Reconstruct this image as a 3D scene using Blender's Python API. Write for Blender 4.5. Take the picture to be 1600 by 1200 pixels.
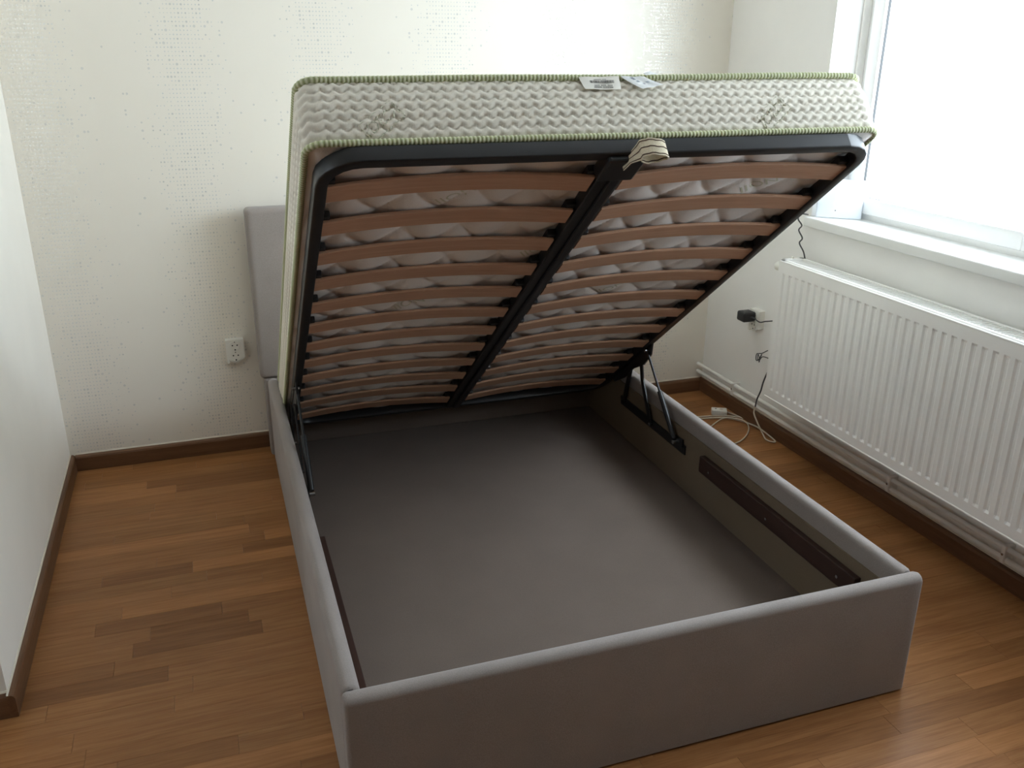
import bpy, bmesh, math, random
import numpy as np
from mathutils import Matrix, Vector
random.seed(7)
for o in list(bpy.data.objects): bpy.data.objects.remove(o)
SC = bpy.context.scene
COL = SC.collection
PI = math.pi

# ------------------------------------------------------------------ camera
CX, CY, CZ = -0.172, -1.507, 1.615
YAW, PITCH, ROLL, FPX = -19.612, -20.524, 0.346, 1381.25
a, b, r = math.radians(YAW), math.radians(PITCH), math.radians(ROLL)
FW = Vector((-math.sin(a)*math.cos(b), math.cos(a)*math.cos(b), math.sin(b)))
rt = Vector((math.cos(a), math.sin(a), 0)); up = rt.cross(FW)
RT = rt*math.cos(r) + up*math.sin(r); UP = -rt*math.sin(r) + up*math.cos(r)
cam_data = bpy.data.cameras.new('camera'); cam = bpy.data.objects.new('camera', cam_data); COL.objects.link(cam)
cam_data.sensor_fit = 'HORIZONTAL'; cam_data.sensor_width = 36; cam_data.lens = FPX/1600*36
cam_data.clip_start = 0.02
cam.matrix_world = Matrix(((RT.x, UP.x, -FW.x, CX), (RT.y, UP.y, -FW.y, CY), (RT.z, UP.z, -FW.z, CZ), (0, 0, 0, 1)))
SC.camera = cam

# ------------------------------------------------------------------ light
world = bpy.data.worlds.new('overcast_sky'); SC.world = world; world.use_nodes = True
bg = world.node_tree.nodes['Background']
bg.inputs['Color'].default_value = (0.80, 0.90, 1.0, 1); bg.inputs['Strength'].default_value = 9.0
pl = bpy.data.lights.new('window_portal', 'AREA'); pl.shape = 'RECTANGLE'; pl.size = 1.36; pl.size_y = 1.88
pl.cycles.is_portal = True
po = bpy.data.objects.new('window_portal', pl); COL.objects.link(po)
po.location = (2.60, 0.53, 1.67); po.rotation_euler = (0, math.radians(90), 0)
pl2 = bpy.data.lights.new('fill_window_portal', 'AREA'); pl2.shape = 'RECTANGLE'; pl2.size = .85; pl2.size_y = .52  # portal for the added fill window, out of view
pl2.cycles.is_portal = True
po2 = bpy.data.objects.new('fill_window_portal', pl2); COL.objects.link(po2)
po2.location = (-3.03, .16, 1.625); po2.rotation_euler = (0, math.radians(-90), 0)
SC.view_settings.view_transform = 'Standard'; SC.view_settings.look = 'None'
SC.view_settings.gamma = 1; SC.view_settings.use_curve_mapping = False
SC.view_settings.exposure = 0.90
SC.cycles.max_bounces = 16; SC.cycles.diffuse_bounces = 10

# ------------------------------------------------------------------ materials
class NT:
    """tiny node-expression helper"""
    def __init__(s, name):
        s.m = bpy.data.materials.new(name); s.m.use_nodes = True
        s.t = s.m.node_tree; s.n = s.t.nodes; s.bsdf = s.n['Principled BSDF']
    def set(s, sock, v):
        if hasattr(v, 'is_linked') or isinstance(v, bpy.types.NodeSocket): s.t.links.new(v, sock)
        else:
            if isinstance(v, (tuple, list)) and len(v) == 3 and sock.type == 'RGBA': v = (*v, 1)
            sock.default_value = v
    def math(s, op, x, y=0.0, z=None, clamp=False):
        n = s.n.new('ShaderNodeMath'); n.operation = op; n.use_clamp = clamp
        s.set(n.inputs[0], x); s.set(n.inputs[1], y)
        if z is not None: s.set(n.inputs[2], z)
        return n.outputs[0]
    def mapr(s, v, a0, a1, b0, b1):
        n = s.n.new('ShaderNodeMapRange'); s.set(n.inputs[0], v)
        for i, q in enumerate((a0, a1, b0, b1)): s.set(n.inputs[1+i], q)
        return n.outputs[0]
    def mix(s, f, c1, c2, mode='MIX'):
        n = s.n.new('ShaderNodeMix'); n.data_type = 'RGBA'; n.blend_type = mode
        s.set(n.inputs['Factor'], f); s.set(n.inputs[6], c1); s.set(n.inputs[7], c2); return n.outputs[2]
    def coord(s, kind='Object'):
        return s.n.new('ShaderNodeTexCoord').outputs[kind]
    def pos(s): return s.n.new('ShaderNodeNewGeometry').outputs['Position']
    def mapping(s, v, scale=(1, 1, 1), loc=(0, 0, 0)):
        n = s.n.new('ShaderNodeMapping'); s.set(n.inputs[0], v); n.inputs['Scale'].default_value = scale
        s.set(n.inputs['Location'], loc); return n.outputs[0]
    def noise(s, v, scale, detail=3, rough=.5, dist=0.0):
        n = s.n.new('ShaderNodeTexNoise'); s.set(n.inputs['Vector'], v); n.inputs['Scale'].default_value = scale
        n.inputs['Detail'].default_value = detail; n.inputs['Roughness'].default_value = rough
        n.inputs['Distortion'].default_value = dist; return n.outputs[0]
    def sep(s, v):
        n = s.n.new('ShaderNodeSeparateXYZ'); s.set(n.inputs[0], v); return n.outputs
    def comb(s, x, y, z):
        n = s.n.new('ShaderNodeCombineXYZ'); s.set(n.inputs[0], x); s.set(n.inputs[1], y); s.set(n.inputs[2], z); return n.outputs[0]
    def bump(s, h, strength=.3, dist=.002):
        n = s.n.new('ShaderNodeBump'); n.inputs['Strength'].default_value = strength; n.inputs['Distance'].default_value = dist
        s.set(n.inputs['Height'], h); s.t.links.new(n.outputs[0], s.bsdf.inputs['Normal'])
    def out(s, color, rough=.5, metal=0.0, spec=None):
        s.set(s.bsdf.inputs['Base Color'], color); s.set(s.bsdf.inputs['Roughness'], rough); s.set(s.bsdf.inputs['Metallic'], metal)
        if spec is not None: s.set(s.bsdf.inputs['Specular IOR Level'], spec)
        return s.m

def plain(name, c, rough=.5, var=.06, scale=8, metal=0.0, bump=0.0, bscale=300, spec=None):
    t = NT(name); v = t.pos()
    n = t.noise(v, scale, 3)
    k = t.mapr(n, .3, .7, 1-var, 1+var)
    col = t.mix(1.0, c, t.comb(k, k, k), 'MULTIPLY')
    if bump: t.bump(t.noise(v, bscale, 2), bump, .001)
    return t.out(col, rough, metal, spec)

def fabric(name, c, var=.10, bump=.5, sheen=.25):
    t = NT(name); v = t.pos()
    n1 = t.noise(v, 6, 2); n2 = t.noise(t.mapping(v, (1, 1, 1)), 420, 3, .7)
    k = t.math('MULTIPLY', t.mapr(n1, .3, .7, 1-var*.5, 1+var*.5), t.mapr(n2, .3, .7, 1-var*1.3, 1+var*1.3))
    col = t.mix(1.0, c, t.comb(k, k, k), 'MULTIPLY')
    t.bump(n2, bump, .0015)
    t.bsdf.inputs['Sheen Weight'].default_value = sheen; t.bsdf.inputs['Sheen Roughness'].default_value = .45
    return t.out(col, .95, 0, .15)

def wood(name, c1, c2, axis=0, rough=.4, scale=1.0, per_object=False, attr=None, bump=.12, spec=.3):
    t = NT(name); v = t.pos()
    if per_object:
        oi = t.n.new('ShaderNodeObjectInfo'); off = t.math('MULTIPLY', oi.outputs['Random'], 37.0)
        v = t.mapping(v, (1, 1, 1), t.comb(off, off, 0.0))
    sc = [30, 30, 30]; sc[axis] = 1.6
    g1 = t.noise(t.mapping(v, tuple(q*scale for q in sc)), 2.2, 4, .6, .6)
    sc2 = [160, 160, 160]; sc2[axis] = 5
    g2 = t.noise(t.mapping(v, tuple(q*scale for q in sc2)), 2.0, 3, .6)
    g3 = t.noise(v, 3.0, 2)
    f = t.math('ADD', t.math('MULTIPLY', g1, .6), t.math('MULTIPLY', g2, .4))
    col = t.mix(t.mapr(f, .34, .66, 0, 1), c1, c2)
    if per_object: col = t.mix(1.0, col, oi.outputs['Color'], 'MULTIPLY')
    if attr:
        at = t.n.new('ShaderNodeAttribute'); at.attribute_name = attr
        col = t.mix(1.0, col, at.outputs['Color'], 'MULTIPLY')
    t.bump(g2, bump, .0006)
    return t.out(col, t.mapr(t.math('ADD', g2, g3), .7, 1.3, rough*.85, rough*1.2), 0, spec)

def wallpaper():
    t = NT('dotted_wallpaper'); v = t.pos(); X, Y, Z = t.sep(v)
    PX, PZ, PER = .0124, .0146, .505
    cx = t.math('FLOOR', t.math('DIVIDE', X, PX)); cz = t.math('FLOOR', t.math('DIVIDE', Z, PZ))
    fx = t.math('MULTIPLY', t.math('SUBTRACT', t.math('FRACT', t.math('DIVIDE', X, PX)), .5), PX)
    fz = t.math('MULTIPLY', t.math('SUBTRACT', t.math('FRACT', t.math('DIVIDE', Z, PZ)), .5), PZ)
    d = t.math('SQRT', t.math('ADD', t.math('MULTIPLY', fx, fx), t.math('MULTIPLY', fz, fz)))
    wn = t.n.new('ShaderNodeTexWhiteNoise'); wn.noise_dimensions = '2D'; t.set(wn.inputs['Vector'], t.comb(cx, cz, 0.0)); rnd = wn.outputs['Value']
    wn2 = t.n.new('ShaderNodeTexWhiteNoise'); wn2.noise_dimensions = '2D'; t.set(wn2.inputs['Vector'], t.comb(cz, cx, 0.0)); rnd2 = wn2.outputs['Value']
    wob = t.math('MULTIPLY', t.math('SUBTRACT', t.noise(t.comb(0.0, 0.0, Z), 3.0, 2), .5), .14)
    ph = t.math('FRACT', t.math('DIVIDE', t.math('ADD', t.math('ADD', X, .16+.2525+5.05), wob), PER))
    bd = t.math('MULTIPLY', t.math('ABSOLUTE', t.math('SUBTRACT', ph, .5)), PER)       # distance from the band centre, m
    dens = t.math('POWER', 2.718, t.math('MULTIPLY', t.math('MULTIPLY', bd, bd), -1/(2*.062**2)))
    dens2 = t.math('POWER', 2.718, t.math('MULTIPLY', t.math('MULTIPLY', bd, bd), -1/(2*.10**2)))
    small_on = t.math('LESS_THAN', rnd, t.math('MULTIPLY', dens, 1.15))
    rad = t.math('MULTIPLY', t.mapr(rnd2, 0, 1, .0014, .0028), small_on)
    small = t.math('LESS_THAN', d, rad)
    big_on = t.math('LESS_THAN', rnd2, t.math('MULTIPLY', dens2, .10))
    big = t.math('LESS_THAN', d, t.math('MULTIPLY', t.mapr(rnd, 0, 1, .0030, .0050), big_on))
    base = t.mix(t.noise(v, 5, 3), (.785, .74, .655), (.81, .765, .685))
    tex = t.noise(v, 700, 2)
    col = t.mix(small, base, (.90, .90, .87)); col = t.mix(big, col, (.70, .68, .635))
    dot = t.math('MAXIMUM', small, big)
    t.bump(tex, .12, .0005)
    return t.out(col, t.mapr(dot, 0, 1, .40, .16), t.math('ADD', t.math('MULTIPLY', small, .30), t.math('MULTIPLY', big, .06)), .34)

M = {}
M['wallpaper'] = wallpaper()
M['paint'] = plain('white_wall_paint', (.875, .86, .835), .7, .02, 4, bump=.15, bscale=500)
M['paint_warm'] = plain('cream_wall_paint', (.89, .855, .785), .7, .02, 4, bump=.15, bscale=500)
M['ceiling'] = plain('ceiling_paint', (.85, .845, .82), .8, .02, 4)
M['paint_dark'] = plain('bounce_cut_taupe', (.13, .105, .08), .7, .04, 4)  # dark tone invented for the unseen front wall, to cut bounce light
M['subfloor'] = plain('dark_brown_subfloor', (.05, .03, .02), .9)  # dark brown slab under the staves
M['parquet'] = wood('oak_parquet', (.235, .098, .034), (.37, .176, .069), 0, .33, 1, per_object=True, spec=.18)
M['parquet_far'] = wood('oak_parquet_far', (.235, .098, .034), (.37, .176, .069), 0, .33, 1, attr='tone', spec=.18)
M['skirting_x'] = wood('brown_skirting', (.115, .054, .026), (.17, .085, .043), 0, .38)
M['skirting_y'] = wood('brown_skirting_side', (.115, .054, .026), (.17, .085, .043), 1, .38)
M['caulk'] = plain('cream_caulk', (.72, .66, .55), .7)
M['fabric'] = fabric('grey_lilac_upholstery', (.30, .262, .243))
M['liner'] = fabric('taupe_storage_liner', (.150, .116, .096), .08, .25, .1)
M['board'] = fabric('beige_inner_board', (.19, .145, .10), .06, .2, .0)
M['batten'] = wood('dark_brown_batten', (.032, .015, .011), (.050, .024, .018), 1, .45)
M['slat'] = wood('beech_slat', (.47, .27, .17), (.57, .35, .235), 0, .5, .8)
M['black'] = plain('black_powder_coat', (.011, .011, .012), .40, .1, 30, spec=.5)
M['blackplastic'] = plain('black_plastic', (.012, .012, .013), .38, .1, 30)
M['steel'] = plain('polished_rod', (.45, .46, .48), .25, .05, 20, 1.0)
M['tick'] = fabric('mattress_ticking', (.78, .735, .635), .04, .3, .2)
M['ticking_under'] = fabric('mattress_underside', (.78, .74, .70), .04, .25, .2)
M['print'] = plain('olive_print', (.57, .56, .44), .9)
M['label'] = plain('white_label', (.80, .77, .70), .7)
M['label2'] = plain('white_paper_label', (.86, .88, .88), .6)
M['ink'] = plain('black_ink', (.05, .045, .04), .8)
M['ink2'] = plain('grey_ink', (.30, .33, .38), .8)
M['strap'] = fabric('cream_webbing', (.66, .58, .43), .12, .5, .2)
M['stitch'] = plain('brown_stitching', (.09, .055, .035), .9)
M['enamel'] = plain('white_enamel', (.88, .865, .84), .28, .02, 6)
M['plastic'] = plain('white_plastic', (.76, .74, .68), .35, .02)
M['pvc'] = plain('white_upvc', (.92, .92, .92), .25, .01)
M['gasket'] = plain('black_gasket', (.02, .02, .02), .6)
M['sill'] = plain('white_sill', (.80, .80, .78), .35, .02)
M['pipe'] = plain('white_painted_pipe', (.80, .78, .74), .35, .04, 15)
M['hole'] = plain('dark_socket_hole', (.01, .01, .01), .8)
M['router'] = plain('pale_plastic', (.80, .85, .92), .3, .01)
M['cord'] = plain('cream_cord', (.62, .54, .44), .5)
M['greycord'] = plain('dark_grey_cord', (.07, .07, .075), .5)

def piping_mat():
    t = NT('green_striped_piping')
    at = t.n.new('ShaderNodeAttribute'); at.attribute_name = 'ridge'
    col = t.mix(at.outputs['Fac'], (.31, .35, .15), (.70, .71, .52))
    return t.out(col, .85, 0, .2)
M['piping'] = piping_mat()
def glass_mat():
    t = NT('window_glass'); t.n.remove(t.bsdf)
    tr = t.n.new('ShaderNodeBsdfTransparent'); tr.inputs[0].default_value = (.96, .975, .975, 1)
    gl = t.n.new('ShaderNodeBsdfGlossy'); gl.inputs['Roughness'].default_value = .02
    lw = t.n.new('ShaderNodeLayerWeight'); fac = t.math('ADD', t.math('MULTIPLY', t.math('POWER', lw.outputs['Facing'], 5.0), .5), .03)
    mx = t.n.new('ShaderNodeMixShader')
    t.t.links.new(fac, mx.inputs[0]); t.t.links.new(tr.outputs[0], mx.inputs[1]); t.t.links.new(gl.outputs[0], mx.inputs[2])
    t.t.links.new(mx.outputs[0], t.n['Material Output'].inputs[0]); return t.m
M['glass'] = glass_mat()

# ------------------------------------------------------------------ mesh helpers
I4 = Matrix.Identity(4)
class MB:
    def __init__(s, xf=None): s.v = []; s.f = []; s.xf = xf; s.ridge = []
    def pts(s, P):
        k = len(s.v); s.v += [Vector(s.xf(*p)) if s.xf else Vector(p) for p in P]; return k
    def box(s, x0, x1, y0, y1, z0, z1, bev=0.0, seg=2):
        if bev:
            bm = bmesh.new(); bmesh.ops.create_cube(bm, size=1)
            for v in bm.verts:
                v.co = Vector(((x0+x1)/2+v.co.x*(x1-x0), (y0+y1)/2+v.co.y*(y1-y0), (z0+z1)/2+v.co.z*(z1-z0)))
            bmesh.ops.bevel(bm, geom=bm.edges[:], offset=bev, segments=seg, profile=.5, affect='EDGES')
            s.bm(bm); return s
        k = s.pts([(x0, y0, z0), (x1, y0, z0), (x1, y1, z0), (x0, y1, z0), (x0, y0, z1), (x1, y0, z1), (x1, y1, z1), (x0, y1, z1)])
        s.f += [tuple(k+i for i in q) for q in ((0, 3, 2, 1), (4, 5, 6, 7), (0, 1, 5, 4), (1, 2, 6, 5), (2, 3, 7, 6), (3, 0, 4, 7))]
        return s
    def bm(s, bm):
        bm.verts.index_update(); k = s.pts([tuple(v.co) for v in bm.verts])
        s.f += [tuple(k+v.index for v in f.verts) for f in bm.faces]; bm.free(); return s
    def grid(s, rows, closed=False):
        n, m = len(rows), len(rows[0]); k = s.pts([p for r_ in rows for p in r_])
        for i in range(n-1):
            for j in range(m if closed else m-1):
                j2 = (j+1) % m
                s.f.append((k+i*m+j, k+i*m+j2, k+(i+1)*m+j2, k+(i+1)*m+j))
        return k
    def prism(s, poly, fn, a0, a1):
        """2-D outline, fn(p, a) -> 3-D point; extruded from a0 to a1 with caps"""
        n = len(poly); k = s.pts([fn(p, a0) for p in poly]+[fn(p, a1) for p in poly])
        s.f.append(tuple(k+i for i in reversed(range(n)))); s.f.append(tuple(k+n+i for i in range(n)))
        for i in range(n): s.f.append((k+i, k+(i+1) % n, k+n+(i+1) % n, k+n+i))
        return s
    def tube(s, path, rad, seg=8, cap=True):
        P = [Vector(p) for p in path]; rows = []; N = None
        for i, p in enumerate(P):
            t = (P[min(i+1, len(P)-1)]-P[max(i-1, 0)]).normalized()
            if N is None: N = t.orthogonal().normalized()
            else: N = (N-t*N.dot(t)).normalized()
            B = t.cross(N); rr = rad[i] if isinstance(rad, (list, tuple)) else rad
            rows.append([tuple(p+(N*math.cos(2*PI*j/seg)+B*math.sin(2*PI*j/seg))*rr) for j in range(seg)])
        k = s.grid(rows, True); n = len(rows)
        if cap:
            s.f.append(tuple(k+j for j in reversed(range(seg)))); s.f.append(tuple(k+(n-1)*seg+j for j in range(seg)))
        return s
    def cyl(s, p0, p1, rad, seg=16): return s.tube([p0, p1], rad, seg)
    def mesh(s, name, m, smooth=False, inv=None):
        me = bpy.data.meshes.new(name)
        V = [(inv @ v if inv else v) for v in s.v]
        me.from_pydata([tuple(v) for v in V], [], s.f); me.materials.append(m); me.validate()
        bm = bmesh.new(); bm.from_mesh(me); bmesh.ops.recalc_face_normals(bm, faces=bm.faces); bm.to_mesh(me); bm.free()
        if smooth:
            me.shade_smooth() if smooth is True else smooth_angle(me, smooth)
        return me
    def build(s, name, m, parent=None, smooth=False):
        inv = parent_world(parent).inverted() if parent else None
        o = bpy.data.objects.new(name, s.mesh(name, m, smooth, inv)); COL.objects.link(o); o.parent = parent
        return o
def smooth_angle(me, deg):
    me.shade_smooth(); bm = bmesh.new(); bm.from_mesh(me)
    for e in bm.edges:
        if len(e.link_faces) == 2 and e.calc_face_angle(0) > math.radians(deg): e.smooth = False
    bm.to_mesh(me); bm.free()
WORLD = {}
def parent_world(o):
    m = I4
    while o is not None:
        m = WORLD.get(o.name, I4) @ m; o = o.parent
    return m
def empty(name, loc=(0, 0, 0), rotz=0.0):
    o = bpy.data.objects.new(name, None); o.empty_display_size = .1; COL.objects.link(o)
    o.location = loc; o.rotation_euler = (0, 0, rotz)
    WORLD[o.name] = Matrix.Translation(loc) @ Matrix.Rotation(rotz, 4, 'Z'); return o
def tag(o, label, cat, group=None):
    o['label'] = label; o['category'] = cat
    if group: o['group'] = group
    return o
def struct(o): o['kind'] = 'structure'; return o
def rr_path(x0, x1, y0, y1, rad, ds):
    """rounded rectangle: list of (x, y, nx, ny, arclength), counter-clockwise"""
    out = []; cs = [(x1-rad, y0+rad, -PI/2), (x1-rad, y1-rad, 0), (x0+rad, y1-rad, PI/2), (x0+rad, y0+rad, PI)]
    pts = []
    for i, (cx, cy, a0) in enumerate(cs):
        n = max(3, int(rad*PI/2/ds)+1)
        for k in range(n+1):
            q = a0+PI/2*k/n; pts.append((cx+rad*math.cos(q), cy+rad*math.sin(q), math.cos(q), math.sin(q)))
        c2 = cs[(i+1) % 4]; q = a0+PI/2
        pe = pts[-1]; ps = (c2[0]+rad*math.cos(c2[2]), c2[1]+rad*math.sin(c2[2]))
        L = math.hypot(ps[0]-pe[0], ps[1]-pe[1]); n = max(1, int(L/ds))
        for k in range(1, n): pts.append((pe[0]+(ps[0]-pe[0])*k/n, pe[1]+(ps[1]-pe[1])*k/n, math.cos(q), math.sin(q)))
    s_ = 0; prev = None
    for p_ in pts:
        if prev: s_ += math.hypot(p_[0]-prev[0], p_[1]-prev[1])
        out.append((*p_, s_)); prev = p_
    return out
def catmull(P, n=8):
    P = [Vector(p) for p in P]; out = []
    for i in range(len(P)-1):
        p0 = P[max(i-1, 0)]; p1 = P[i]; p2 = P[i+1]; p3 = P[min(i+2, len(P)-1)]
        for k in range(n):
            t = k/n
            out.append(.5*((2*p1)+(p2-p0)*t+(2*p0-5*p1+4*p2-p3)*t*t+(3*p1-p0-3*p2+p3)*t**3))
    out.append(P[-1]); return out

# ------------------------------------------------------------------ room shell
XL, XR, YB, YL, HB = -.770, 2.174, 2.179, .670, .068
XF, YF, HC = -2.6, -3.4, 2.72
T_ = .45
def wall(name, m, boxes):
    mb = MB()
    for q in boxes: mb.box(*q)
    return struct(mb.build(name, m))
wall('wall_back', M['wallpaper'], [(XL, XR, YB, YB+T_, 0, HC)])
wall('wall_left', M['paint_warm'], [(XL-T_, XL, YL, YB+T_, 0, HC)])
wall('wall_alcove', M['paint_warm'], [(XF, XL-T_, YL, YL+T_, 0, HC)])
VY0, VY1, VZ0, VZ1 = -.10, .42, 1.20, 2.05  # opening for the added fill window
wall('wall_far_left', M['paint_warm'], [(XF-T_, XF, YF, VY0, 0, HC), (XF-T_, XF, VY1, YL+T_, 0, HC), (XF-T_, XF, VY0, VY1, 0, VZ0), (XF-T_, XF, VY0, VY1, VZ1, HC)])
wall('wall_front', M['paint_dark'], [(XF-T_, XR+T_, YF-T_, YF, 0, HC)])  # unseen wall, made dark so little light bounces onto the footboard
WY0, WY1, WZ0, WZ1 = -.42, 1.475, .965, 2.34
wall('wall_right', M['paint'], [(XR, XR+T_, YF, WY0, 0, HC), (XR, XR+T_, WY1, YB+T_, 0, HC), (XR, XR+T_, WY0, WY1, 0, WZ0), (XR, XR+T_, WY0, WY1, WZ1, HC)])
wall('ceiling', M['ceiling'], [(XF-T_, XR+T_, YF-T_, YB+T_, HC, HC+.15)])

# floor: every parquet stave is a piece of its own
fl = struct(MB().box(XF-T_, XR+T_, YF-T_, YB+T_, -.12, -.0125).build('floor', M['subfloor']))
BED_PHI = math.radians(-.702); BW, BH, BL = 1.492, .359, 2.045
def project(P):
    d = Vector(P)-Vector((CX, CY, CZ)); z = d.dot(FW)
    if z < .1: return None
    return 800+FPX*d.dot(RT)/z, 600-FPX*d.dot(UP)/z, z
def under_bed(x, y):
    c, s_ = math.cos(-BED_PHI), math.sin(-BED_PHI); bx, by = x*c-y*s_, x*s_+y*c
    return .06 < bx < BW-.06 and .06 < by < BL+.1
SW = .0685
staves = []
y = YB; row = 0
lens = [.28, .36, .44, .52, .60, .70]
tones = [(1, 1, 1), (.95, .94, .92), (1.06, 1.05, 1.04), (.90, .88, .86), (1.0, .98, .95), (1.20, 1.19, 1.17), (.98, 1.0, 1.0), (.78, .75, .72), (1.04, 1.03, 1.0), (.94, .94, .92), (1.0, .99, .98), (.97, .96, .96)]
while y > YF:
    x = XF-random.uniform(0, .5)
    while x < XR:
        L = random.choice(lens); staves.append((x, L, y-SW/2, random.choice(tones))); x += L
    y -= SW; row += 1
vis = []
rest = []
for st in staves:
    x, L, yc, tn = st; best = 0
    for k in range(7):
        xx = x+L*k/6
        if xx < XL-.0 and yc > YL or xx < XF or xx > XR: continue
        q = project((xx, yc, 0))
        if q and -10 < q[0] < 1610 and 0 < q[1] < 1215 and not under_bed(xx, yc): best += L/q[2]**2
    (vis if best > 0 else rest).append((best, st))
vis.sort(key=lambda q: -q[0]); rest += vis[300:]; vis = vis[:300]
stave_mesh = {}
for L in lens:
    g = .0002; h = .0006
    mb = MB(); z1 = 0; z0 = -.012
    mb.prism([(g, z0), (L-g, z0), (L-g, z1-.0004), (L-g-h, z1), (g+h, z1), (g, z1-.0004)], lambda p, t: (p[0], t, p[1]), -SW/2+g, SW/2-g)
    stave_mesh[L] = mb.mesh('parquet_stave', M['parquet'])
for sc_, (x, L, yc, tn) in vis:
    o = bpy.data.objects.new('parquet_stave', stave_mesh[L]); COL.objects.link(o); o.parent = fl
    j = random.uniform(.95, 1.05)
    o.location = (x, yc, random.uniform(-.0003, 0)); o.color = (tn[0]*j, tn[1]*j, tn[2]*j, 1)
mb = MB(); cols = []
for sc_, (x, L, yc, tn) in rest:
    mb.box(x+.0004, x+L-.0004, yc-SW/2+.0004, yc+SW/2-.0004, -.012, -.0001); cols += [tn]*6
fr = mb.build('distant_parquet_staves', M['parquet_far'], fl); fr['kind'] = 'stuff'
ca = fr.data.color_attributes.new('tone', 'FLOAT_COLOR', 'CORNER')
arr = np.ones((len(fr.data.loops), 4), dtype=np.float32)
for pi, pg in enumerate(fr.data.polygons):
    arr[pg.loop_start:pg.loop_start+4, :3] = cols[pi] if pi < len(cols) else (1, 1, 1)
ca.data.foreach_set('color', arr.ravel())

# baseboards: rounded-top profile, mitred by overlap
def skirting(name, p0, p1, nrm, m, ext=0.0):
    d = Vector((p1[0]-p0[0], p1[1]-p0[1], 0)).normalized(); n = Vector((*nrm, 0)); th = .019
    prof = [(0, .0005), (th, .0005), (th, HB-.012), (th-.003, HB-.005), (th-.008, HB-.001), (0, HB)]
    A = Vector((*p0, 0)); B_ = Vector((*p1, 0)); mb = MB()
    mb.prism(prof, lambda p, t: tuple(A.lerp(B_, t)+n*p[0]+Vector((0, 0, p[1]))), 0, 1)
    o = struct(mb.build(name, m)); c = MB()
    c.prism([(0, HB), (.004, HB), (.002, HB+.004), (0, HB+.004)], lambda p, t: tuple(A.lerp(B_, t)+n*p[0]+Vector((0, 0, p[1]))), .0, 1)
    c.build('caulk_line', M['caulk'], o)
    return o
skirting('baseboard_back', (XL+.019, YB), (XR-.019, YB), (0, -1), M['skirting_x'])
skirting('baseboard_left', (XL, YL-.019), (XL, YB), (1, 0), M['skirting_y'])
skirting('baseboard_alcove', (XF, YL), (XL, YL), (0, -1), M['skirting_x'])
skirting('baseboard_right', (XR, YF), (XR, YB), (-1, 0), M['skirting_y'])
skirting('baseboard_front', (XF, YF), (XR-.019, YF), (0, 1), M['skirting_x'])

# ------------------------------------------------------------------ window
win = struct(empty('window_1', (XR, .53, WZ0)))
def frame_rect(mb, x0, x1, y0, y1, z0, z1, w, bev=.004):
    mb.box(x0, x1, y0, y0+w, z0, z1, bev); mb.box(x0, x1, y1-w, y1, z0, z1, bev)
    mb.box(x0, x1, y0+w-.002, y1-w+.002, z0, z0+w, bev); mb.box(x0, x1, y0+w-.002, y1-w+.002, z1-w, z1, bev)
mb = MB(); frame_rect(mb, 2.325, 2.395, WY0, WY1, 1.000, WZ1, .05); mb.build('window_frame', M['pvc'], win, 40)
for (y0, y1) in ((.535, 1.432), (-.378, .525)):
    mb = MB(); frame_rect(mb, 2.305, 2.375, y0, y1, 1.028, WZ1-.035, .062, .007)
    sash = mb.build('sash', M['pvc'], win, 40)
    g = MB(); frame_rect(g, 2.318, 2.33, y0+.060, y1-.060, 1.088, WZ1-.095, .003, 0); g.build('gasket', M['gasket'], sash)
    g = MB(); g.box(2.326, 2.346, y0+.058, y1-.058, 1.086, WZ1-.093); g.build('pane', M['glass'], sash)
MB().box(2.137, XR+T_, WY0+.0005, WY1-.0005, .966, 1.005, .006, 3).build('window_sill', M['sill'], win, 40)
MB().box(2.292, 2.325, WY1-.012, WY1-.0005, 1.006, WZ1-.001, .003).build('edge_strip', M['gasket'] if False else M['pipe'], win)

fill_win = struct(empty('added_fill_window', (XF, 0, VZ0)))  # window added out of view to brighten the radiator and left rail
mb = MB(); frame_rect(mb, XF-.18, XF-.11, VY0, VY1, VZ0, VZ1, .06); mb.build('window_frame', M['pvc'], fill_win, 40)
MB().box(XF-.155, XF-.135, VY0+.058, VY1-.058, VZ0+.058, VZ1-.058).build('pane', M['glass'], fill_win)
MB().box(XF-.2, XF+.03, VY0+.0005, VY1-.0005, VZ0-.035, VZ0+.002, .005).build('window_sill', M['sill'], fill_win, 40)

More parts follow.
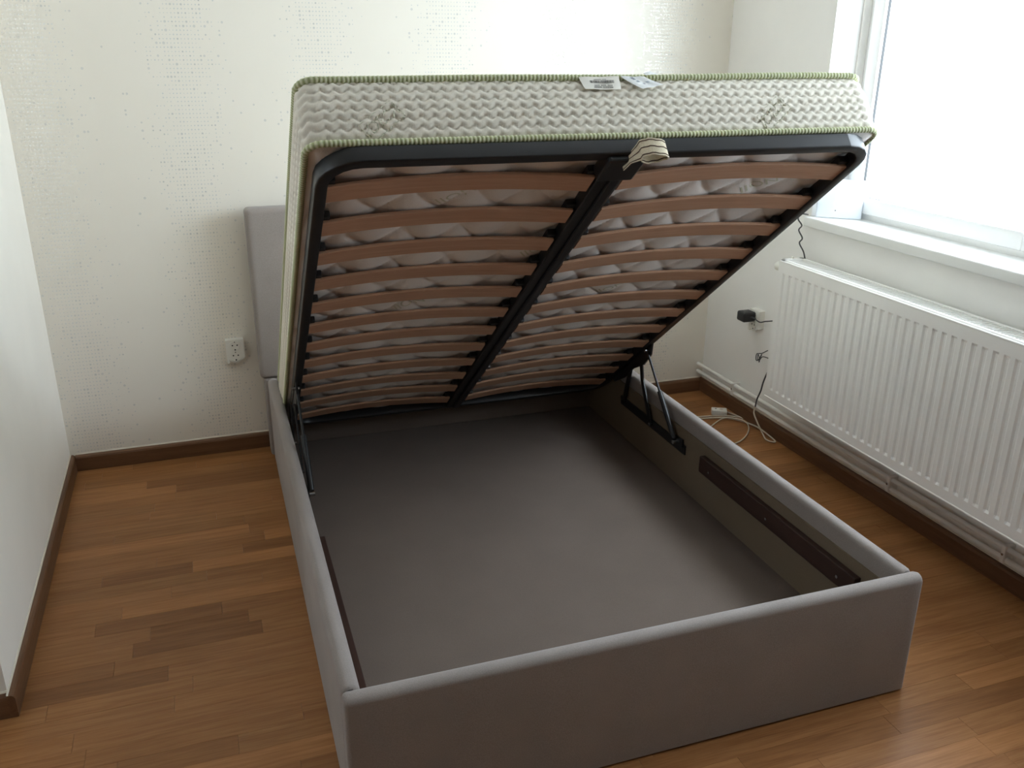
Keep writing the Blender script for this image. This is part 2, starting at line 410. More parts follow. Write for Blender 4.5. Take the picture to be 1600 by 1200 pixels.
# ------------------------------------------------------------------ storage bed
bed = tag(empty('storage_bed', (0, 0, 0), BED_PHI), 'grey upholstered ottoman storage bed with raised slatted base beside the window', 'bed')
BM = WORLD[bed.name]
def bw(x, y, z): return BM @ Vector((x, y, z))
RTk = .042
def upright_profile(th, z0, z1, rtop=.019, rbot=.004, n=6):
    """rail cross-section, (across, z), rounded over at the top"""
    out = [(0, z0), (th, z0)]
    for k in range(n+1):
        q = PI/2*k/n; out.append((th-rtop+rtop*math.cos(q), z1-rtop+rtop*math.sin(q)))
    for k in range(n+1):
        q = PI/2+PI/2*k/n; out.append((rtop+rtop*math.cos(q), z1-rtop+rtop*math.sin(q)))
    return out
def soft_board(nx, fn, prof, a0, a1, wob=.0012, end_r=.010):
    """extruded padded board with slightly pulled-in ends"""
    mb = MB(bw); rows = []
    c = (sum(p[0] for p in prof)/len(prof), sum(p[1] for p in prof)/len(prof))
    stations = [(a0, end_r), (a0+end_r*.3, end_r*.35), (a0+end_r, 0)]
    stations += [(a0+end_r+(a1-a0-2*end_r)*k/nx, 0) for k in range(1, nx)]
    stations += [(a1-end_r, 0), (a1-end_r*.3, end_r*.35), (a1, end_r)]
    for t, ins in stations:
        w = wob*(math.sin(t*9.1)+.6*math.sin(t*23+1))
        row_ = []
        for (px, pz) in prof:
            sx = ins if px < c[0] else -ins; sz = -ins if pz > c[1] else 0
            row_.append(fn((px+sx*.6, pz+sz*.6+(w if pz > c[1]+.08 else 0)), t))
        rows.append(row_)
    k = mb.grid(rows, True); n = len(prof)
    mb.f.append(tuple(k+i for i in range(n))); mb.f.append(tuple(k+(len(rows)-1)*n+i for i in range(n)))
    return mb
soft_board(60, lambda p, t: (t, p[0], p[1]), upright_profile(RTk, .006, BH), 0, BW).build('footboard', M['fabric'], bed, 50)
for side in (0, 1):
    fn = (lambda p, t: (p[0], t, p[1])) if side == 0 else (lambda p, t: (BW-p[0], t, p[1]))
    rail = soft_board(70, fn, upright_profile(RTk, .006, BH-.002), RTk+.001, BL-.002).build('side_rail', M['fabric'], bed, 50)
    x0, x1 = (RTk, RTk+.006) if side == 0 else (BW-RTk-.006, BW-RTk)
    MB(bw).box(x0, x1, RTk+.001, BL-.003, .06, BH-.062).build('inner_board', M['board'], rail)
    xa, xb = (RTk+.006, RTk+.028) if side == 0 else (BW-RTk-.028, BW-RTk-.006)
    y0, y1 = (.145, .86) if side == 0 else (.165, 1.005)
    bt = MB(bw).box(xa, xb, y0, y1, .200, .262, .003).build('support_batten', M['batten'], bed)
    xs = xb if side == 0 else xa; sg = 1 if side == 0 else -1
    for k in range(3):
        yy = y0+.07+(y1-y0-.14)*k/2
        MB(bw).cyl((xs-.001*sg, yy, .228), (xs+.002*sg, yy, .228), .005, 10).build('screw', M['steel'], bt)
MB(bw).box(RTk+.006, BW-RTk-.006, RTk, RTk+.006, .06, BH-.062).build('foot_inner_board', M['board'], bed)
MB(bw).box(RTk+.001, BW-RTk-.001, RTk+.001, BL-.004, .045, .060).build('storage_floor', M['liner'], bed)
# headboard: padded panel on a slightly narrower lower panel
hp = []
n = 6
hb = MB(bw)
def rr2(x0, x1, z0, z1, rad, n=6):
    o = []
    for cx, cz, a0 in ((x1-rad, z0+rad, -PI/2), (x1-rad, z1-rad, 0), (x0+rad, z1-rad, PI/2), (x0+rad, z0+rad, PI)):
        for k in range(n+1):
            q = a0+PI/2*k/n; o.append((cx+rad*math.cos(q), cz+rad*math.sin(q)))
    return o
rows = []
for (yy, ins) in ((BL, .016), (BL+.004, .006), (BL+.014, 0), (BL+.075, 0), (BL+.087, .005), (BL+.092, .014)):
    rows.append([(p[0], yy, p[1]) for p in rr2(-.026+ins, BW+.026-ins, BH-.006+ins, 1.046-ins, .018)])
k = hb.grid(rows, True); m_ = len(rows[0])
hb.f.append(tuple(k+i for i in range(m_))); hb.f.append(tuple(k+(len(rows)-1)*m_+i for i in range(m_)))
head = hb.build('headboard', M['fabric'], bed, 50)
MB(bw).box(-.012, BW+.012, BL+.006, BL+.085, .004, BH-.006, .012, 3).build('lower_panel', M['fabric'], head, 40)
MB(bw).box(RTk+.004, BW-RTk-.004, BL-.022, BL-.003, .061, .150, .003).build('head_batten', M['liner'], bed)

# ---- lifting frame, in slope coordinates (x across, s down the slope, t towards the mattress)
TH = math.radians(37.72); M0 = Vector((0, .351, 1.436))
DN = Vector((0, math.cos(TH), -math.sin(TH))); NM = Vector((0, math.sin(TH), math.cos(TH)))
def sl(x, s_, t): return BM @ (M0+Vector((x, 0, 0))+DN*s_+NM*t)
FX0, FX1, FS0, FS1 = .061, 1.438, -.005, 1.985
TW, TT = .028, .040
mb = MB(sl); rows = []
path = rr_path(FX0, FX1, FS0, FS1, .095, .03)
for (x, s_, nx, ny, al) in path+[path[0]]:
    prof = [(0, -TT+.004), (.0012, -TT+.0012), (.004, -TT), (TW-.004, -TT), (TW-.001, -TT+.001), (TW, -TT+.004), (TW, -.006), (TW-.004, -.002), (.004, -.002), (0, -.005)]
    rows.append([(x-nx*q[0], s_-ny*q[0], q[1]) for q in prof])
mb.grid(rows, True)
frame = mb.build('lift_frame', M['black'], bed, 50)
CB0, CB1 = .712, .778
cbar = MB(sl).box(CB0, CB1, FS0+TW-.004, FS1-TW+.004, -.040, -.004, .004)
cbar.box((CB0+CB1)/2-.004, (CB0+CB1)/2+.020, FS0+TW-.004, FS1-TW+.004, -.050, -.036, .004)
cbar.build('centre_bar', M['black'], frame)
MB(sl).box(CB0-.012, CB1+.014, FS0+.01, FS0+.10, -.053, -.012, .006).build('joint_sleeve', M['black'], frame)
NS = 12; S0, SP, SWD, STK = .137, .1585, .066, .009
def slat_mesh(x0, x1):
    mb = MB(lambda x, s_, t: Vector((x, s_, t))); rows = []; n = 18
    for i in range(n+1):
        q = i/n; x = x0+(x1-x0)*q; bow = .018*(1-(2*q-1)**2); t0 = -.035+bow; e = .002
        rows.append([(x, -SWD/2+e, t0), (x, SWD/2-e, t0), (x, SWD/2, t0+e), (x, SWD/2, t0+STK-e), (x, SWD/2-e, t0+STK), (x, -SWD/2+e, t0+STK), (x, -SWD/2, t0+STK-e), (x, -SWD/2, t0+e)])
    k = mb.grid(rows, True)
    mb.f.append(tuple(k+i for i in range(8))); mb.f.append(tuple(k+n*8+i for i in range(8)))
    return mb.mesh('slat', M['slat'], 40)
SROT = Matrix(((1, 0, 0, 0), (0, DN.y, NM.y, 0), (0, DN.z, NM.z, 0), (0, 0, 0, 1)))
def sl_local(s_): return Matrix.Translation(M0+DN*s_) @ SROT
sm = (slat_mesh(FX0+TW-.006, CB0-.006), slat_mesh(CB1+.006, FX1-TW+.006))
hm = []
for (x0, x1) in ((FX0+TW-.004, FX0+TW+.018), (CB0-.026, CB0+.004), (CB1-.004, CB1+.026), (FX1-TW-.028, FX1-TW+.004)):
    mb = MB(lambda x, s_, t: Vector((x, s_, t))); mb.box(x0, x1, -SWD/2-.014, SWD/2-.004, -.0262, -.008, .003)
    hm.append(mb.mesh('slat_holder', M['blackplastic'], 40))
# holders hug the slat ends: inner pair only shows as caps
for i in range(NS):
    for me in sm:
        o = bpy.data.objects.new('slat', me); COL.objects.link(o); o.parent = frame
        o.matrix_local = sl_local(S0+SP*i)
    for j, me in enumerate(hm):
        o = bpy.data.objects.new('slat_holder', me); COL.objects.link(o); o.parent = frame
        o.matrix_local = sl_local(S0+SP*i)
# lifting hinges with gas struts
def plate(mb, P, w, x0, x1):
    """flat steel bar through (y,z) points, width w, between x0 and x1"""
    P = [Vector((0, *p)) for p in P]; Lp, Rp = [], []
    for i, p in enumerate(P):
        t = (P[min(i+1, len(P)-1)]-P[max(i-1, 0)]).normalized(); n = Vector((0, -t.z, t.y))
        Lp.append(p+n*w/2); Rp.append(p-n*w/2)
    poly = [(q.y, q.z) for q in Lp+Rp[::-1]]
    mb.prism(poly, lambda p, x: (x, p[0], p[1]), x0, x1)
for side in (0, 1):
    X_ = (lambda d: RTk+.007+d) if side == 0 else (lambda d: BW-RTk-.007-d)
    hg = MB(bw); plate(hg, [(1.135, .222), (1.69, .222)], .036, X_(0), X_(.005))
    plate(hg, [(1.15, .245), (1.24, .236)], .030, X_(.002), X_(.010))
    hinge = hg.build('lift_hinge', M['black'], bed)
    a_ = MB(bw); plate(a_, [(1.605, .400), (1.625, .330), (1.655, .225)], .026, X_(.005), X_(.010)); a_.build('link_arm', M['black'], hinge)
    a_ = MB(bw); plate(a_, [(1.505, .440), (1.490, .380), (1.400, .225)], .024, X_(.010), X_(.015)); a_.build('link_arm', M['black'], hinge)
    a_ = MB(sl); xf0, xf1 = (FX0-.004, FX0+.002) if side == 0 else (FX1-.002, FX1+.004)
    poly = [(1.38, -.035), (1.42, -.075), (1.50, -.088), (1.60, -.070), (1.70, -.075), (1.80, -.060), (1.83, -.02), (1.38, -.01)]
    xb = (FX0+.004, FX0+.010) if side == 0 else (FX1-.010, FX1-.004)
    a_.prism(poly, lambda p, x: (x, p[0], p[1]), *xb); a_.build('frame_bracket', M['black'], hinge)
    y0, z0, y1, z1 = 1.452, .520, 1.185, .240
    def at(q): return (X_(.020), y0+(y1-y0)*q, z0+(z1-z0)*q)
    MB(bw).cyl(at(.0), at(.55), .0048, 12).build('strut_rod', M['black'], hinge, 40)
    MB(bw).cyl(at(.46), at(.97), .0100, 14).build('gas_strut', M['black'], hinge, 40)
    for yy, zz in ((y0, z0), (y1, z1), (1.655, .225), (1.400, .225)):
        MB(bw).cyl((X_(.004), yy, zz), (X_(.030 if zz in (z0, z1) else .018), yy, zz), .008, 12).build('pivot_bolt', M['steel'], hinge, 40)
# pull strap: stitched webbing loop under the free end
loop = []
for k in range(25):
    q = PI*.97+2*PI*k/24*.97
    loop.append((.795+.033*math.cos(q), -.024+.017*math.sin(q), -.047+.002*math.sin(q*2)))
loop = [(.742, .030, -.051), (.750, .004, -.050)]+loop
def ribbon(w0, w1, off):
    """band following the loop, its width along the frame's normal"""
    P = [Vector(p) for p in loop]; n = len(P); out = []; inn = []
    for i, p in enumerate(P):
        t = (P[min(i+1, n-1)]-P[max(i-1, 0)]); t.z = 0; t.normalize(); nn = Vector((t.y, -t.x, 0))
        wv = .0010*math.sin(i*1.9); nar = .55 if i < 2 else 1
        out.append((p+nn*off[1], w0*nar, w1*nar, wv)); inn.append((p+nn*off[0], w0*nar, w1*nar, wv))
    ring = out+inn[::-1]; mb = MB(sl)
    A = [(q[0].x, q[0].y, q[0].z+q[1]+q[3]) for q in ring]; B_ = [(q[0].x, q[0].y, q[0].z+q[2]+q[3]) for q in ring]
    k = mb.pts(A+B_); m = len(ring)
    for i in range(n-1):
        j = 2*n-1-i
        mb.f += [(k+i, k+i+1, k+m+i+1, k+m+i), (k+j, k+j-1, k+m+j-1, k+m+j), (k+i, k+i+1, k+j-1, k+j), (k+m+i, k+m+i+1, k+m+j-1, k+m+j)]
    mb.f += [(k, k+m, k+m+2*n-1, k+2*n-1), (k+n-1, k+m+n-1, k+m+n, k+n)]
    return mb
strap = ribbon(-.021, .021, (-.0012, .0012)).build('pull_strap', M['strap'], bed, 50)
for zz in (-.0165, .0005, .0165): ribbon(zz-.0014, zz+.0014, (-.0017, .0017)).build('stitching', M['stitch'], strap)

# ------------------------------------------------------------------ mattress
MX0, MX1, MS0, MS1, MT = .046, 1.447, 0.0, 1.995, .166
base = sl((MX0+MX1)/2, MS1, 0)
mat_ = tag(empty('mattress', base, BED_PHI), 'cream quilted mattress with green piping tilted up on the slatted base', 'mattress')
def tri(u): u = u % 1.0; return 4*abs(u-.5)-1
def border_h(al, v):
    nrow = 6.3; w = (v-.012)/(MT-.024)*nrow
    if w < 0 or w > nrow: e = 0
    zz = w+.10*math.sin(2*PI*al/.0285)-.09*tri(al/.0285+.25)+.025*math.sin(2*PI*al/.0285*2+.6)
    f = (zz % 1.0)**1.25; h = (1-(2*f-1)**2)**.5
    return .0085*h
def border_pt(q, v, extra=0.0):
    x, s_, nx, ny, al = q
    edge = min(1, max(0, (v-.006)/.012)) * min(1, max(0, (MT-.006-v)/.012))
    o = .009*math.sin(PI*v/MT)+border_h(al, v)*edge+extra-.006
    return (x+nx*o, s_+ny*o, v)
path = rr_path(MX0, MX1, MS0, MS1, .035, .0042)
NV = 44
mb = MB(sl); mb.grid([[border_pt(q, .004+(MT-.008)*i/NV) for q in path] for i in range(NV+1)], True)
mb.build('side_border', M['tick'], mat_, True)
def quilt(x, s_):
    p, w = .148, .185
    wob = .006*math.sin(s_*2*PI/.19)
    aa = (x+wob)/p+s_/w; bb = (x+wob)/p-s_/w
    return (abs(math.sin(PI*aa))*abs(math.sin(PI*bb)))**.32
def panel_mb(t0, sgn, step, A):
    nx = int((MX1-MX0)/step); ns = int((MS1-MS0)/step); rows = []
    for j in range(ns+1):
        s_ = MS0+.002+(MS1-MS0-.004)*j/ns; row_ = []
        for i in range(nx+1):
            x = MX0+.002+(MX1-MX0-.004)*i/nx
            ed = min(x-MX0, MX1-x, s_-MS0, MS1-s_); m = min(1, ed/.03)
            # pull grid corners in to the rounded outline
            cx = min(max(x, MX0+.035), MX1-.035); cs = min(max(s_, MS0+.035), MS1-.035)
            dx, ds = x-cx, s_-cs; L = math.hypot(dx, ds); xx, ss = x, s_
            if L > .033: xx, ss = cx+dx/L*.033, cs+ds/L*.033
            row_.append((xx, ss, t0+sgn*A*quilt(x, s_)*m))
        rows.append(row_)
    mb = MB(sl); mb.grid(rows); return mb
UA = .0135
panel_mb(.0060, -1, .0078, UA).build('underside_panel', M['ticking_under'], mat_, True)
panel_mb(MT-.004, 1, .016, .012).build('top_panel', M['tick'], mat_, True)
def piping(v):
    P = rr_path(MX0, MX1, MS0, MS1, .035, .0023); mb = MB(sl); rows = []; ridge = []; seg = 7
    for (x, s_, nx, ny, al) in P:
        ph = (al/.0092) % 1.0; h = .5-.5*math.cos(2*PI*ph); rr = .0066+.0016*h
        wv = (.0025*math.sin(al*3.1)+.0018*math.sin(al*7.7+1))*(1 if v > .08 else .25)
        row_ = []
        for j in range(seg):
            q = 2*PI*j/seg; c, d = math.cos(q)*rr, math.sin(q)*rr
            row_.append((x+nx*(c+.002), s_+ny*(c+.002), v+d+wv))
        rows.append(row_); ridge += [h]*seg
    mb.grid(rows+[rows[0]], True); ridge += ridge[:seg]
    o = mb.build('piping', M['piping'], mat_, True)
    at_ = o.data.attributes.new('ridge', 'FLOAT', 'POINT'); at_.data.foreach_set('value', ridge[:len(o.data.vertices)])
    return o
piping(.006); piping(MT-.006)
# printed marks that follow the quilting
DG = None
def text_mesh(body, size):
    cu = bpy.data.curves.new('t', 'FONT'); cu.body = body; cu.size = size; cu.align_x = 'CENTER'; cu.align_y = 'CENTER'; cu.resolution_u = 3
    o = bpy.data.objects.new('t', cu); COL.objects.link(o)
    dg = bpy.context.evaluated_depsgraph_get(); me = bpy.data.meshes.new_from_object(o.evaluated_get(dg))
    bm = bmesh.new(); bm.from_mesh(me); bmesh.ops.triangulate(bm, faces=bm.faces[:])
    for _ in range(2): bmesh.ops.subdivide_edges(bm, edges=[e for e in bm.edges if e.calc_length() > .006], cuts=1, use_grid_fill=False)
    bmesh.ops.triangulate(bm, faces=bm.faces[:])
    bm.verts.index_update(); V = [tuple(v.co) for v in bm.verts]; F = [tuple(v.index for v in f.verts) for f in bm.faces]; bm.free()
    bpy.data.objects.remove(o); bpy.data.curves.remove(cu); bpy.data.meshes.remove(me)
    return V, F
def frame_strip(w, h, t=.0022, n=16):
    V, F = [], []
    def bar(x0, y0, x1, y1):
        L = math.hypot(x1-x0, y1-y0); nx, ny = -(y1-y0)/L*t/2, (x1-x0)/L*t/2; k = len(V)
        for i in range(n+1):
            q = i/n; x, y = x0+(x1-x0)*q, y0+(y1-y0)*q; V.extend([(x+nx, y+ny, 0), (x-nx, y-ny, 0)])
        for i in range(n): F.append((k+2*i, k+2*i+1, k+2*i+3, k+2*i+2))
    bar(-w/2, -h/2, w/2, -h/2); bar(w/2, -h/2, w/2, h/2); bar(w/2, h/2, -w/2, h/2); bar(-w/2, h/2, -w/2, -h/2)
    return V, F
def end_mark(cx, cv, rot, size):
    c, s_ = math.cos(rot), math.sin(rot); mb = MB(sl)
    for (V, F) in (text_mesh('IDEOI', size), frame_strip(size*2.6, size*1.25)):
        P = []
        for (px, py, _) in V:
            x = cx+px*c-py*s_; v = cv+px*s_+py*c; v = min(max(v, .014), MT-.014)
            q = (x, MS0, 0, -1, arc_at(x)); P.append(border_pt(q, v, .0007))
        k = mb.pts(P); mb.f += [tuple(k+i for i in f) for f in F]
    mb.build('printed_mark', M['print'], mat_)
_last = [(q[0], q[4]) for q in path if q[3] < -.999 and abs(q[1]-MS0) < 1e-4]
_last.sort()
def arc_at(x):
    x0, a0 = _last[0]; x1, a1 = _last[-1]
    return a0+(a1-a0)*(x-x0)/(x1-x0)
end_mark(.205, .052, math.radians(38), .036)
end_mark(1.150, .055, math.radians(38), .036)
def under_mark(cx, cs, rot, size):
    V, F = text_mesh('IION', size); c, s_ = math.cos(rot), math.sin(rot); mb = MB(sl); P = []
    for (px, py, _) in V:
        x = cx+px*c+py*s_; q = cs+px*s_-py*c
        P.append((x, q, .0060-UA*quilt(x, q)-.0008))
    k = mb.pts(P); mb.f += [tuple(k+i for i in f) for f in F]; mb.build('printed_mark', M['print'], mat_)
for (cx, cs) in ((.400, .215), (.385, .855), (1.23, .225), (1.05, .86), (.70, .53)): under_mark(cx, cs, math.radians(-35), .05)
# sewn-in labels on the raised end
def label_patch(name, corners, m, curl, nn=10):
    """corners (x,v) TL,TR,BR,BL on the end face; hangs from the piping"""
    TLc, TRc, BRc, BLc = corners; mb = MB(sl); rows = []
    for side_ in (0, 1):
        for j in range(nn+1):
            q = j/nn
            def pt(w):
                x = (TLc[0]*(1-w)+TRc[0]*w)*(1-q)+(BLc[0]*(1-w)+BRc[0]*w)*q
                v = (TLc[1]*(1-w)+TRc[1]*w)*(1-q)+(BLc[1]*(1-w)+BRc[1]*w)*q
                return x, v
            row_ = []
            for i in range(nn+1):
                x, v = pt(i/nn); d = .009+curl*q**1.5+.0010*math.sin(i*.9)+(.0004 if side_ else 0)
                row_.append((x, MS0-d, v))
            rows.append(row_ if not side_ else row_)
    k = mb.grid(rows[:nn+1]); k2 = mb.grid(rows[nn+1:])
    w = nn+1
    edge = [i for i in range(w)]+[j*w+nn for j in range(1, w)]+[nn*w+i for i in range(nn-1, -1, -1)]+[j*w for j in range(nn-1, 0, -1)]
    for i in range(len(edge)):
        e0, e1 = edge[i], edge[(i+1) % len(edge)]; mb.f.append((k+e0, k+e1, k2+e1, k2+e0))
    return mb.build(name, m, mat_, 40)
c1 = ((.668, .156), (.768, .158), (.762, .118), (.674, .120))
lab = label_patch('barcode_label', c1, M['label'], .006); lab['label'] = 'white sewn label with printed barcode'
def lab_pt(c, u, w, off, curl):
    TLc, TRc, BRc, BLc = c
    x = (TLc[0]*(1-u)+TRc[0]*u)*(1-w)+(BLc[0]*(1-u)+BRc[0]*u)*w; v = (TLc[1]*(1-u)+TRc[1]*u)*(1-w)+(BLc[1]*(1-u)+BRc[1]*u)*w
    return (x, MS0-(.0105+curl*w**1.5+off), v)
rs = random.Random(3)
def ink(c, rects, m, curl, parent, name):
    mb = MB(sl)
    for (u0, u1, w0, w1) in rects:
        k = mb.pts([lab_pt(c, u0, w0, .0006, curl), lab_pt(c, u1, w0, .0006, curl), lab_pt(c, u1, w1, .0006, curl), lab_pt(c, u0, w1, .0006, curl)])
        mb.f.append((k, k+1, k+2, k+3))
    return mb.build(name, m, parent)
bars = []; u = .22
while u < .84:
    w = rs.choice([.006, .006, .012, .018]); bars.append((u, u+w, .30, .52)); u += w+rs.choice([.005, .008, .012])
ink(c1, bars, M['ink'], .006, lab, 'barcode')
txt = [(.34+.016*i, .34+.016*i+.011, .21, .26) for i in range(20) if i != 12]
txt += [(.30+.035*i, .30+.035*i+.022, .66, .74) for i in range(14) if i not in (4, 9)]
txt += [(.27+.026*i, .27+.026*i+.019, .81, .89) for i in range(20) if i not in (8,)]
ink(c1, txt, M['ink'], .006, lab, 'small_print')
c2 = ((.772, .158), (.832, .157), (.868, .125), (.812, .114))
lab2 = label_patch('care_label', c2, M['label2'], .014); lab2['label'] = 'loose white paper care label curling outward'
ink(c2, [(.28, .40, .10, .30), (.30, .40, .38, .50), (.62, .74, .48, .60), (.36, .44, .62, .72)], M['ink2'], .014, lab2, 'small_print')
label_patch('label_fold', ((.832, .166), (.850, .172), (.872, .160), (.836, .158)), M['label2'], .004, 4)

# ------------------------------------------------------------------ radiator
rad = tag(empty('radiator', (2.077, .72, .25)), 'white panel radiator with vertical grooves under the window', 'radiator')
RX, RY1, RZ0, RZ1 = 2.028, 1.453, .250, .836
PIT, G0, GZ0, GZ1 = .0401, 1.412, .288, .790
NG = 38; RY0 = G0-PIT*(NG-1)-.041
def ribbed(xf, sgn, depth=.0062):
    """pressed steel sheet: rows of (y, x-offset) columns"""
    ys = [(RY1, 0, 0)]
    for i in range(NG):
        c = G0-PIT*i
        ys += [(c+.0100, 0, 0), (c+.0045, 1, 1), (c-.0035, 1, 1), (c-.0125, 0, 0)]
    ys.append((RY0, 0, 0))
    zs = [(RZ0, 0), (GZ0-.006, 0), (GZ0, .0), (GZ0+.008, 1), (GZ1-.008, 1), (GZ1, .0), (RZ1-.014, 0), (RZ1-.003, 0), (RZ1, -.0)]
    return ys, zs, [[(xf+sgn*depth*g*zz, y_, z_) for (y_, g, _) in ys] for (z_, zz) in zs]
ys, zs, rows = ribbed(RX, 1)
mb = MB(); k = mb.grid(rows); rows2 = [[(RX+.011, y_, z_) for (y_, _, _) in ys] for (z_, _) in zs]; k2 = mb.grid(rows2)
nC = len(ys); nR = len(zs)
edge = list(range(nC))+[j*nC+nC-1 for j in range(1, nR)]+[(nR-1)*nC+i for i in range(nC-2, -1, -1)]+[j*nC for j in range(nR-2, 0, -1)]
for i in range(len(edge)):
    e0, e1 = edge[i], edge[(i+1) % len(edge)]; mb.f.append((k+e0, k+e1, k2+e1, k2+e0))
fp = mb.build('front_panel', M['enamel'], rad, 25)
mb = MB(); mb.cyl((RX+.002, RY0+.004, RZ0+.001), (RX+.002, RY1-.004, RZ0+.001), .0045, 10); mb.cyl((RX+.003, RY0+.004, RZ1-.002), (RX+.003, RY1-.004, RZ1-.002), .004, 10)
mb.build('rolled_edge', M['enamel'], fp, 40)
mb = MB(); mb.box(RX+.088, RX+.100, RY0+.004, RY1-.004, RZ0, RZ1-.012, .004)
mb.build('rear_panel', M['enamel'], rad)
mb = MB(); rows = []
for i in range(NG*2+1):
    y_ = RY1-.02-(RY1-RY0-.04)*i/(NG*2); q = i % 2
    rows.append([(RX+.020+.030*q, y_, RZ0+.03), (RX+.020+.030*q, y_, RZ1-.04)])
mb.grid(rows); mb.build('convector_fins', M['enamel'], rad)
for yy in (RY1, RY0):
    mb = MB(); y0, y1 = (yy-.003, yy+.001) if yy == RY1 else (yy-.001, yy+.003)
    mb.box(RX+.008, RX+.102, y0, y1, RZ0+.035, RZ1+.004, .0012); mb.build('side_cover', M['enamel'], rad, 40)
mb = MB(); mb.box(RX+.008, RX+.020, RY0, RY1, RZ1-.002, RZ1+.006, .002); mb.box(RX+.090, RX+.104, RY0, RY1, RZ1-.002, RZ1+.006, .002)
mb.box(RX+.008, RX+.104, RY1-.03, RY1, RZ1-.002, RZ1+.006, .002)
nb = 118
for i in range(nb):
    yy = RY0+.01+(RY1-.04-RY0)*i/nb; mb.box(RX+.018, RX+.092, yy, yy+.0062, RZ1-.004, RZ1+.004)
mb.build('top_grille', M['enamel'], rad)
mb = MB(); yv = RY1
mb.tube([(RX+.042, yv-.002, .797), (RX+.042, yv+.020, .797), (RX+.042, yv+.022, .797), (RX+.042, yv+.062, .797), (RX+.042, yv+.070, .797)], [.010, .010, .0165, .018, .013], 18)
mb.build('thermostat_knob', M['plastic'], rad, 40)
MB().cyl((RX+.052, RY1-.012, RZ1+.004), (RX+.052, RY1-.012, RZ1+.014), .005, 12).build('vent_plug', M['plastic'], rad, 40)
for yy in (1.335, .34): MB().box(RX+.06, XR+.0, yy-.012, yy+.012, RZ0-.012, RZ0+.06, .002).build('wall_bracket', M['enamel'], rad)

# heating pipes along the skirting
for nm, zz, lb in (('heating_pipe', .142, 'upper of the two white heating pipes running along the window wall'), ('heating_pipe', .104, 'lower of the two white heating pipes, just above the skirting')):
    o = MB().cyl((2.146, YF+.01, zz), (2.146, YB-.001, zz), .0092, 14).build(nm, M['pipe'], None, 40)
    tag(o, lb, 'pipe', 'heating pipes')
for yy, lb in ((1.845, 'small white pipe clip left of the radiator, nearest the corner'), (.80, 'small white pipe clip under the middle of the radiator'), (.28, 'small white pipe clip nearest the right edge')):
    c = tag(empty('pipe_clip', (2.16, yy, .125)), lb, 'clip', 'pipe clips')
    MB().box(2.130, XR, yy-.008, yy+.008, .093, .157, .004).build('clip_body', M['pipe'], c)
    MB().cyl((2.128, yy, .125), (2.132, yy, .125), .004, 10).build('clip_screw', M['steel'], c)

# ------------------------------------------------------------------ sockets, adapter, cords
def disc(mb, c, n, rad, h, seg=24): mb.cyl(tuple(Vector(c)), tuple(Vector(c)+Vector(n)*h), rad, seg)
def double_socket(name, xf, label):
    """xf(u, v, w): u across, v up, w out from the wall"""
    s_ = tag(empty(name, xf(0, 0, 0)), label, 'socket')
    mb = MB(xf); Wd, Hd = .036, .049
    poly = [(-Wd, Hd), (Wd, Hd), (Wd, -Hd+.016), (Wd-.010, -Hd+.014)]
    poly += [(.031*math.sin(q), -.0215+.0-.027*math.cos(q)) for q in [math.radians(x) for x in (70, 50, 30, 15, 0, -15, -30, -50, -70)]]
    poly += [(-Wd+.012, -Hd+.004), (-Wd+.008, -Hd-.002), (-Wd, -Hd-.002)]
    mb.prism(poly, lambda p, t: (p[0], p[1], t), 0.0, .030); body = mb.build('housing', M['plastic'], s_)
    for cv in (.023, -.0205):
        rg = MB(xf); rows = []
        for (rr, w) in ((.0215, .030), (.0215, .0325), (.0195, .0330), (.0188, .0312), (.0005, .0312)):
            rows.append([(rr*math.cos(2*PI*j/28), cv+rr*math.sin(2*PI*j/28), w) for j in range(28)])
        rg.grid(rows, True); out = rg.build('outlet', M['plastic'], s_, 30)
        for du, dv, rr in ((-.0095, .003, .0030), (.0095, .003, .0030), (0, .017, .0022), (0, -.0165, .0034)):
            h = MB(xf); h.cyl((du, cv+dv, .0310), (du, cv+dv, .0318), rr, 12); h.build('pin_hole', M['hole'], out)
    return s_
double_socket('wall_socket', lambda u, v, w: Vector((-.086+u, YB-w, .452+v)), 'white double wall socket low on the patterned wall beside the headboard')
ws = double_socket('wall_socket', lambda u, v, w: Vector((XR-w, 1.745-u, .490+v)), 'white double wall socket between the corner and the radiator, holding a black adapter')
ad = tag(empty('power_adapter', (XR-.055, 1.755, .50)), 'black plug-in power adapter on the socket left of the radiator', 'adapter')
mb = MB(lambda x, y, z: Vector((x, y, z))); mb.box(XR-.098, XR-.034, 1.725, 1.785, .490, .535, .009, 3); mb.build('adapter_body', M['blackplastic'], ad, 50)
MB().cyl((XR-.060, 1.728, .512), (XR-.052, 1.705, .510), .006, 10).build('strain_relief', M['blackplastic'], ad, 40)
MB().box(XR-.085, XR-.050, 1.742, 1.768, .534, .5365, .001).build('ridge', M['blackplastic'], ad)
def cable(name, pts, rad_, m, label, cat='cable', n=10):
    return tag(MB().tube(catmull(pts, n), rad_, 7).build(name, m, None, True), label, cat)
cable('adapter_cable', [(XR-.052, 1.706, .510), (XR-.05, 1.67, .505), (XR-.045, 1.63, .520), (XR-.028, 1.56, .535), (XR-.022, 1.50, .50)], .0028, M['greycord'], 'thin dark cable running from the adapter behind the radiator')
cable('router_cable', [(2.150, 1.462, 1.012), (2.130, 1.486, 1.012), (2.128, 1.496, .990), (2.142, 1.487, .965), (2.135, 1.493, .945), (2.142, 1.474, .915), (2.134, 1.478, .895), (2.140, 1.455, .865), (2.140, 1.44, .84), (2.145, 1.43, .80)], .0030, M['greycord'], 'thin dark wavy cable hanging from the window sill down behind the radiator')
kn = [(2.13, 1.60, .395), (2.12, 1.625, .375)]
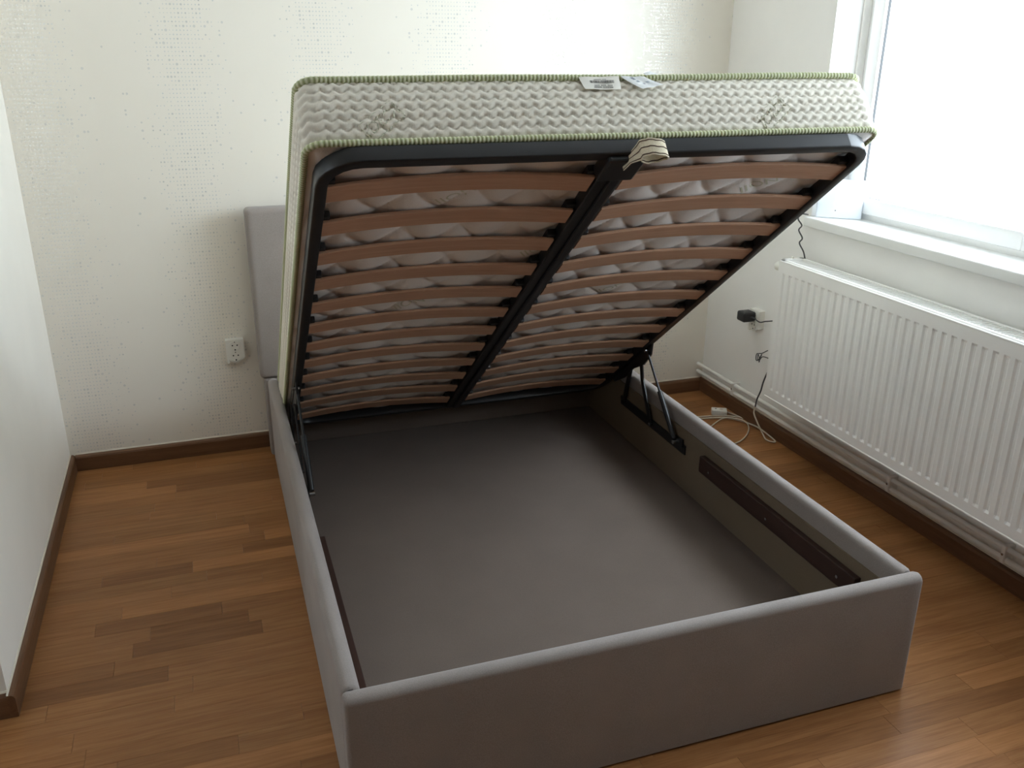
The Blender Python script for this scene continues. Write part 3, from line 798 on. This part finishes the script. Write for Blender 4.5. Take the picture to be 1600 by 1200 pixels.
for k in range(20):
    q = k/19*2*PI*1.9; kn.append((2.115+.006*math.sin(q*.5), 1.640+.014*math.sin(q), .352+.018*math.cos(q*1.35)))
kn += [(2.12, 1.62, .36), (2.13, 1.59, .362)]
cable('knotted_wire', kn, .0022, M['greycord'], 'small tangled dark wire sticking out beside the radiator', n=4)
cable('lead_wire', [(2.14, 1.57, .33), (2.132, 1.588, .295), (2.126, 1.602, .245), (2.125, 1.612, .20), (2.122, 1.628, .155), (2.124, 1.638, .115)], .0036, M['greycord'], 'dark grey lead hanging in front of the heating pipes')
ext = [(2.126, 1.640, .118), (2.118, 1.634, .085), (2.121, 1.600, .045), (2.124, 1.560, .012), (2.112, 1.520, .0045), (2.118, 1.490, .0045), (2.136, 1.482, .0045), (2.146, 1.520, .0045), (2.145, 1.60, .012), (2.140, 1.66, .012), (2.130, 1.72, .006), (2.105, 1.765, .005), (2.075, 1.79, .006), (2.03, 1.805, .006), (1.98, 1.815, .006), (1.90, 1.83, .006), (1.78, 1.835, .0045)]
cable('extension_cord', ext, .0036, M['cord'], 'cream cord dropping from the pipes and looping on the floor by the skirting')
ext2 = [(2.118, 1.838, .010), (2.135, 1.815, .0045), (2.146, 1.785, .0045), (2.146, 1.755, .0045), (2.130, 1.765, .011), (2.085, 1.80, .011), (2.0, 1.838, .0045), (1.90, 1.85, .0045), (1.78, 1.86, .0045)]
cable('block_cord', ext2, .0032, M['cord'], 'cream cord running from the small white block across the floor')
ext3 = [(1.84, 1.60, .0045), (1.92, 1.69, .0045), (2.0, 1.755, .0045), (2.07, 1.775, .013), (2.125, 1.72, .013), (2.120, 1.665, .0045), (2.06, 1.59, .0045), (1.985, 1.535, .0045), (1.90, 1.515, .0045), (1.80, 1.55, .0045)]
cable('loop_cord', ext3, .0032, M['cord'], 'wide loop of cream cord lying on the parquet beside the bed')
bl = tag(empty('cable_block', (2.075, 1.855, 0)), 'small white plastic cable block lying on the floor among cream cords', 'socket block')
Rb = Matrix.Translation((2.078, 1.852, 0)) @ Matrix.Rotation(math.radians(-28), 4, 'Z')
MB(lambda x, y, z: Rb @ Vector((x, y, z))).box(-.036, .036, -.022, .022, .0005, .026, .003).build('block_body', M['plastic'], bl, 50)
MB(lambda x, y, z: Rb @ Vector((x, y, z))).cyl((.010, 0, .0255), (.010, 0, .0268), .009, 16).build('outlet', M['cord'], bl)
MB(lambda x, y, z: Rb @ Vector((x, y, z))).cyl((-.016, .003, .0255), (-.016, .003, .0266), .004, 12).build('screw', M['hole'], bl)

# router standing on the sill
A_ = Vector((2.165, 1.440, 1.0055)); d_ = Vector((.134, -.118, 0)).normalized(); n_ = Vector((-d_.y, d_.x, 0)); n_ = Vector((.661, .751, 0)).normalized()
rtr = tag(empty('router', A_+d_*.08), 'pale bluish white plastic router standing on the end of the window sill', 'router')
def rx(u, w, z): return A_+d_*u+n_*w+Vector((0, 0, z))
MB(rx).box(0, .172, 0, .026, 0, .150, .005, 3).build('casing', M['router'], rtr, 50)
mb = MB(rx)
mb.box(.066, .071, -.0012, .001, .082, .108); mb.box(.066, .088, -.0012, .001, .104, .108); mb.box(.076, .079, -.0012, .001, .090, .1)
mb.build('raised_lettering', M['pvc'], rtr)
mb = MB(rx); rows = [[(.077+rr*math.cos(2*PI*j/20), ww, .058+rr*math.sin(2*PI*j/20)) for j in range(20)] for rr, ww in ((.014, .0005), (.014, -.001), (.011, -.001), (.011, .0005))]
mb.grid(rows, True); mb.build('ring_mark', M['pvc'], rtr)
mb = MB(rx); mb.cyl((.073, .0005, .031), (.073, -.001, .031), .0022, 10); mb.build('indicator_light', M['gasket'], rtr)
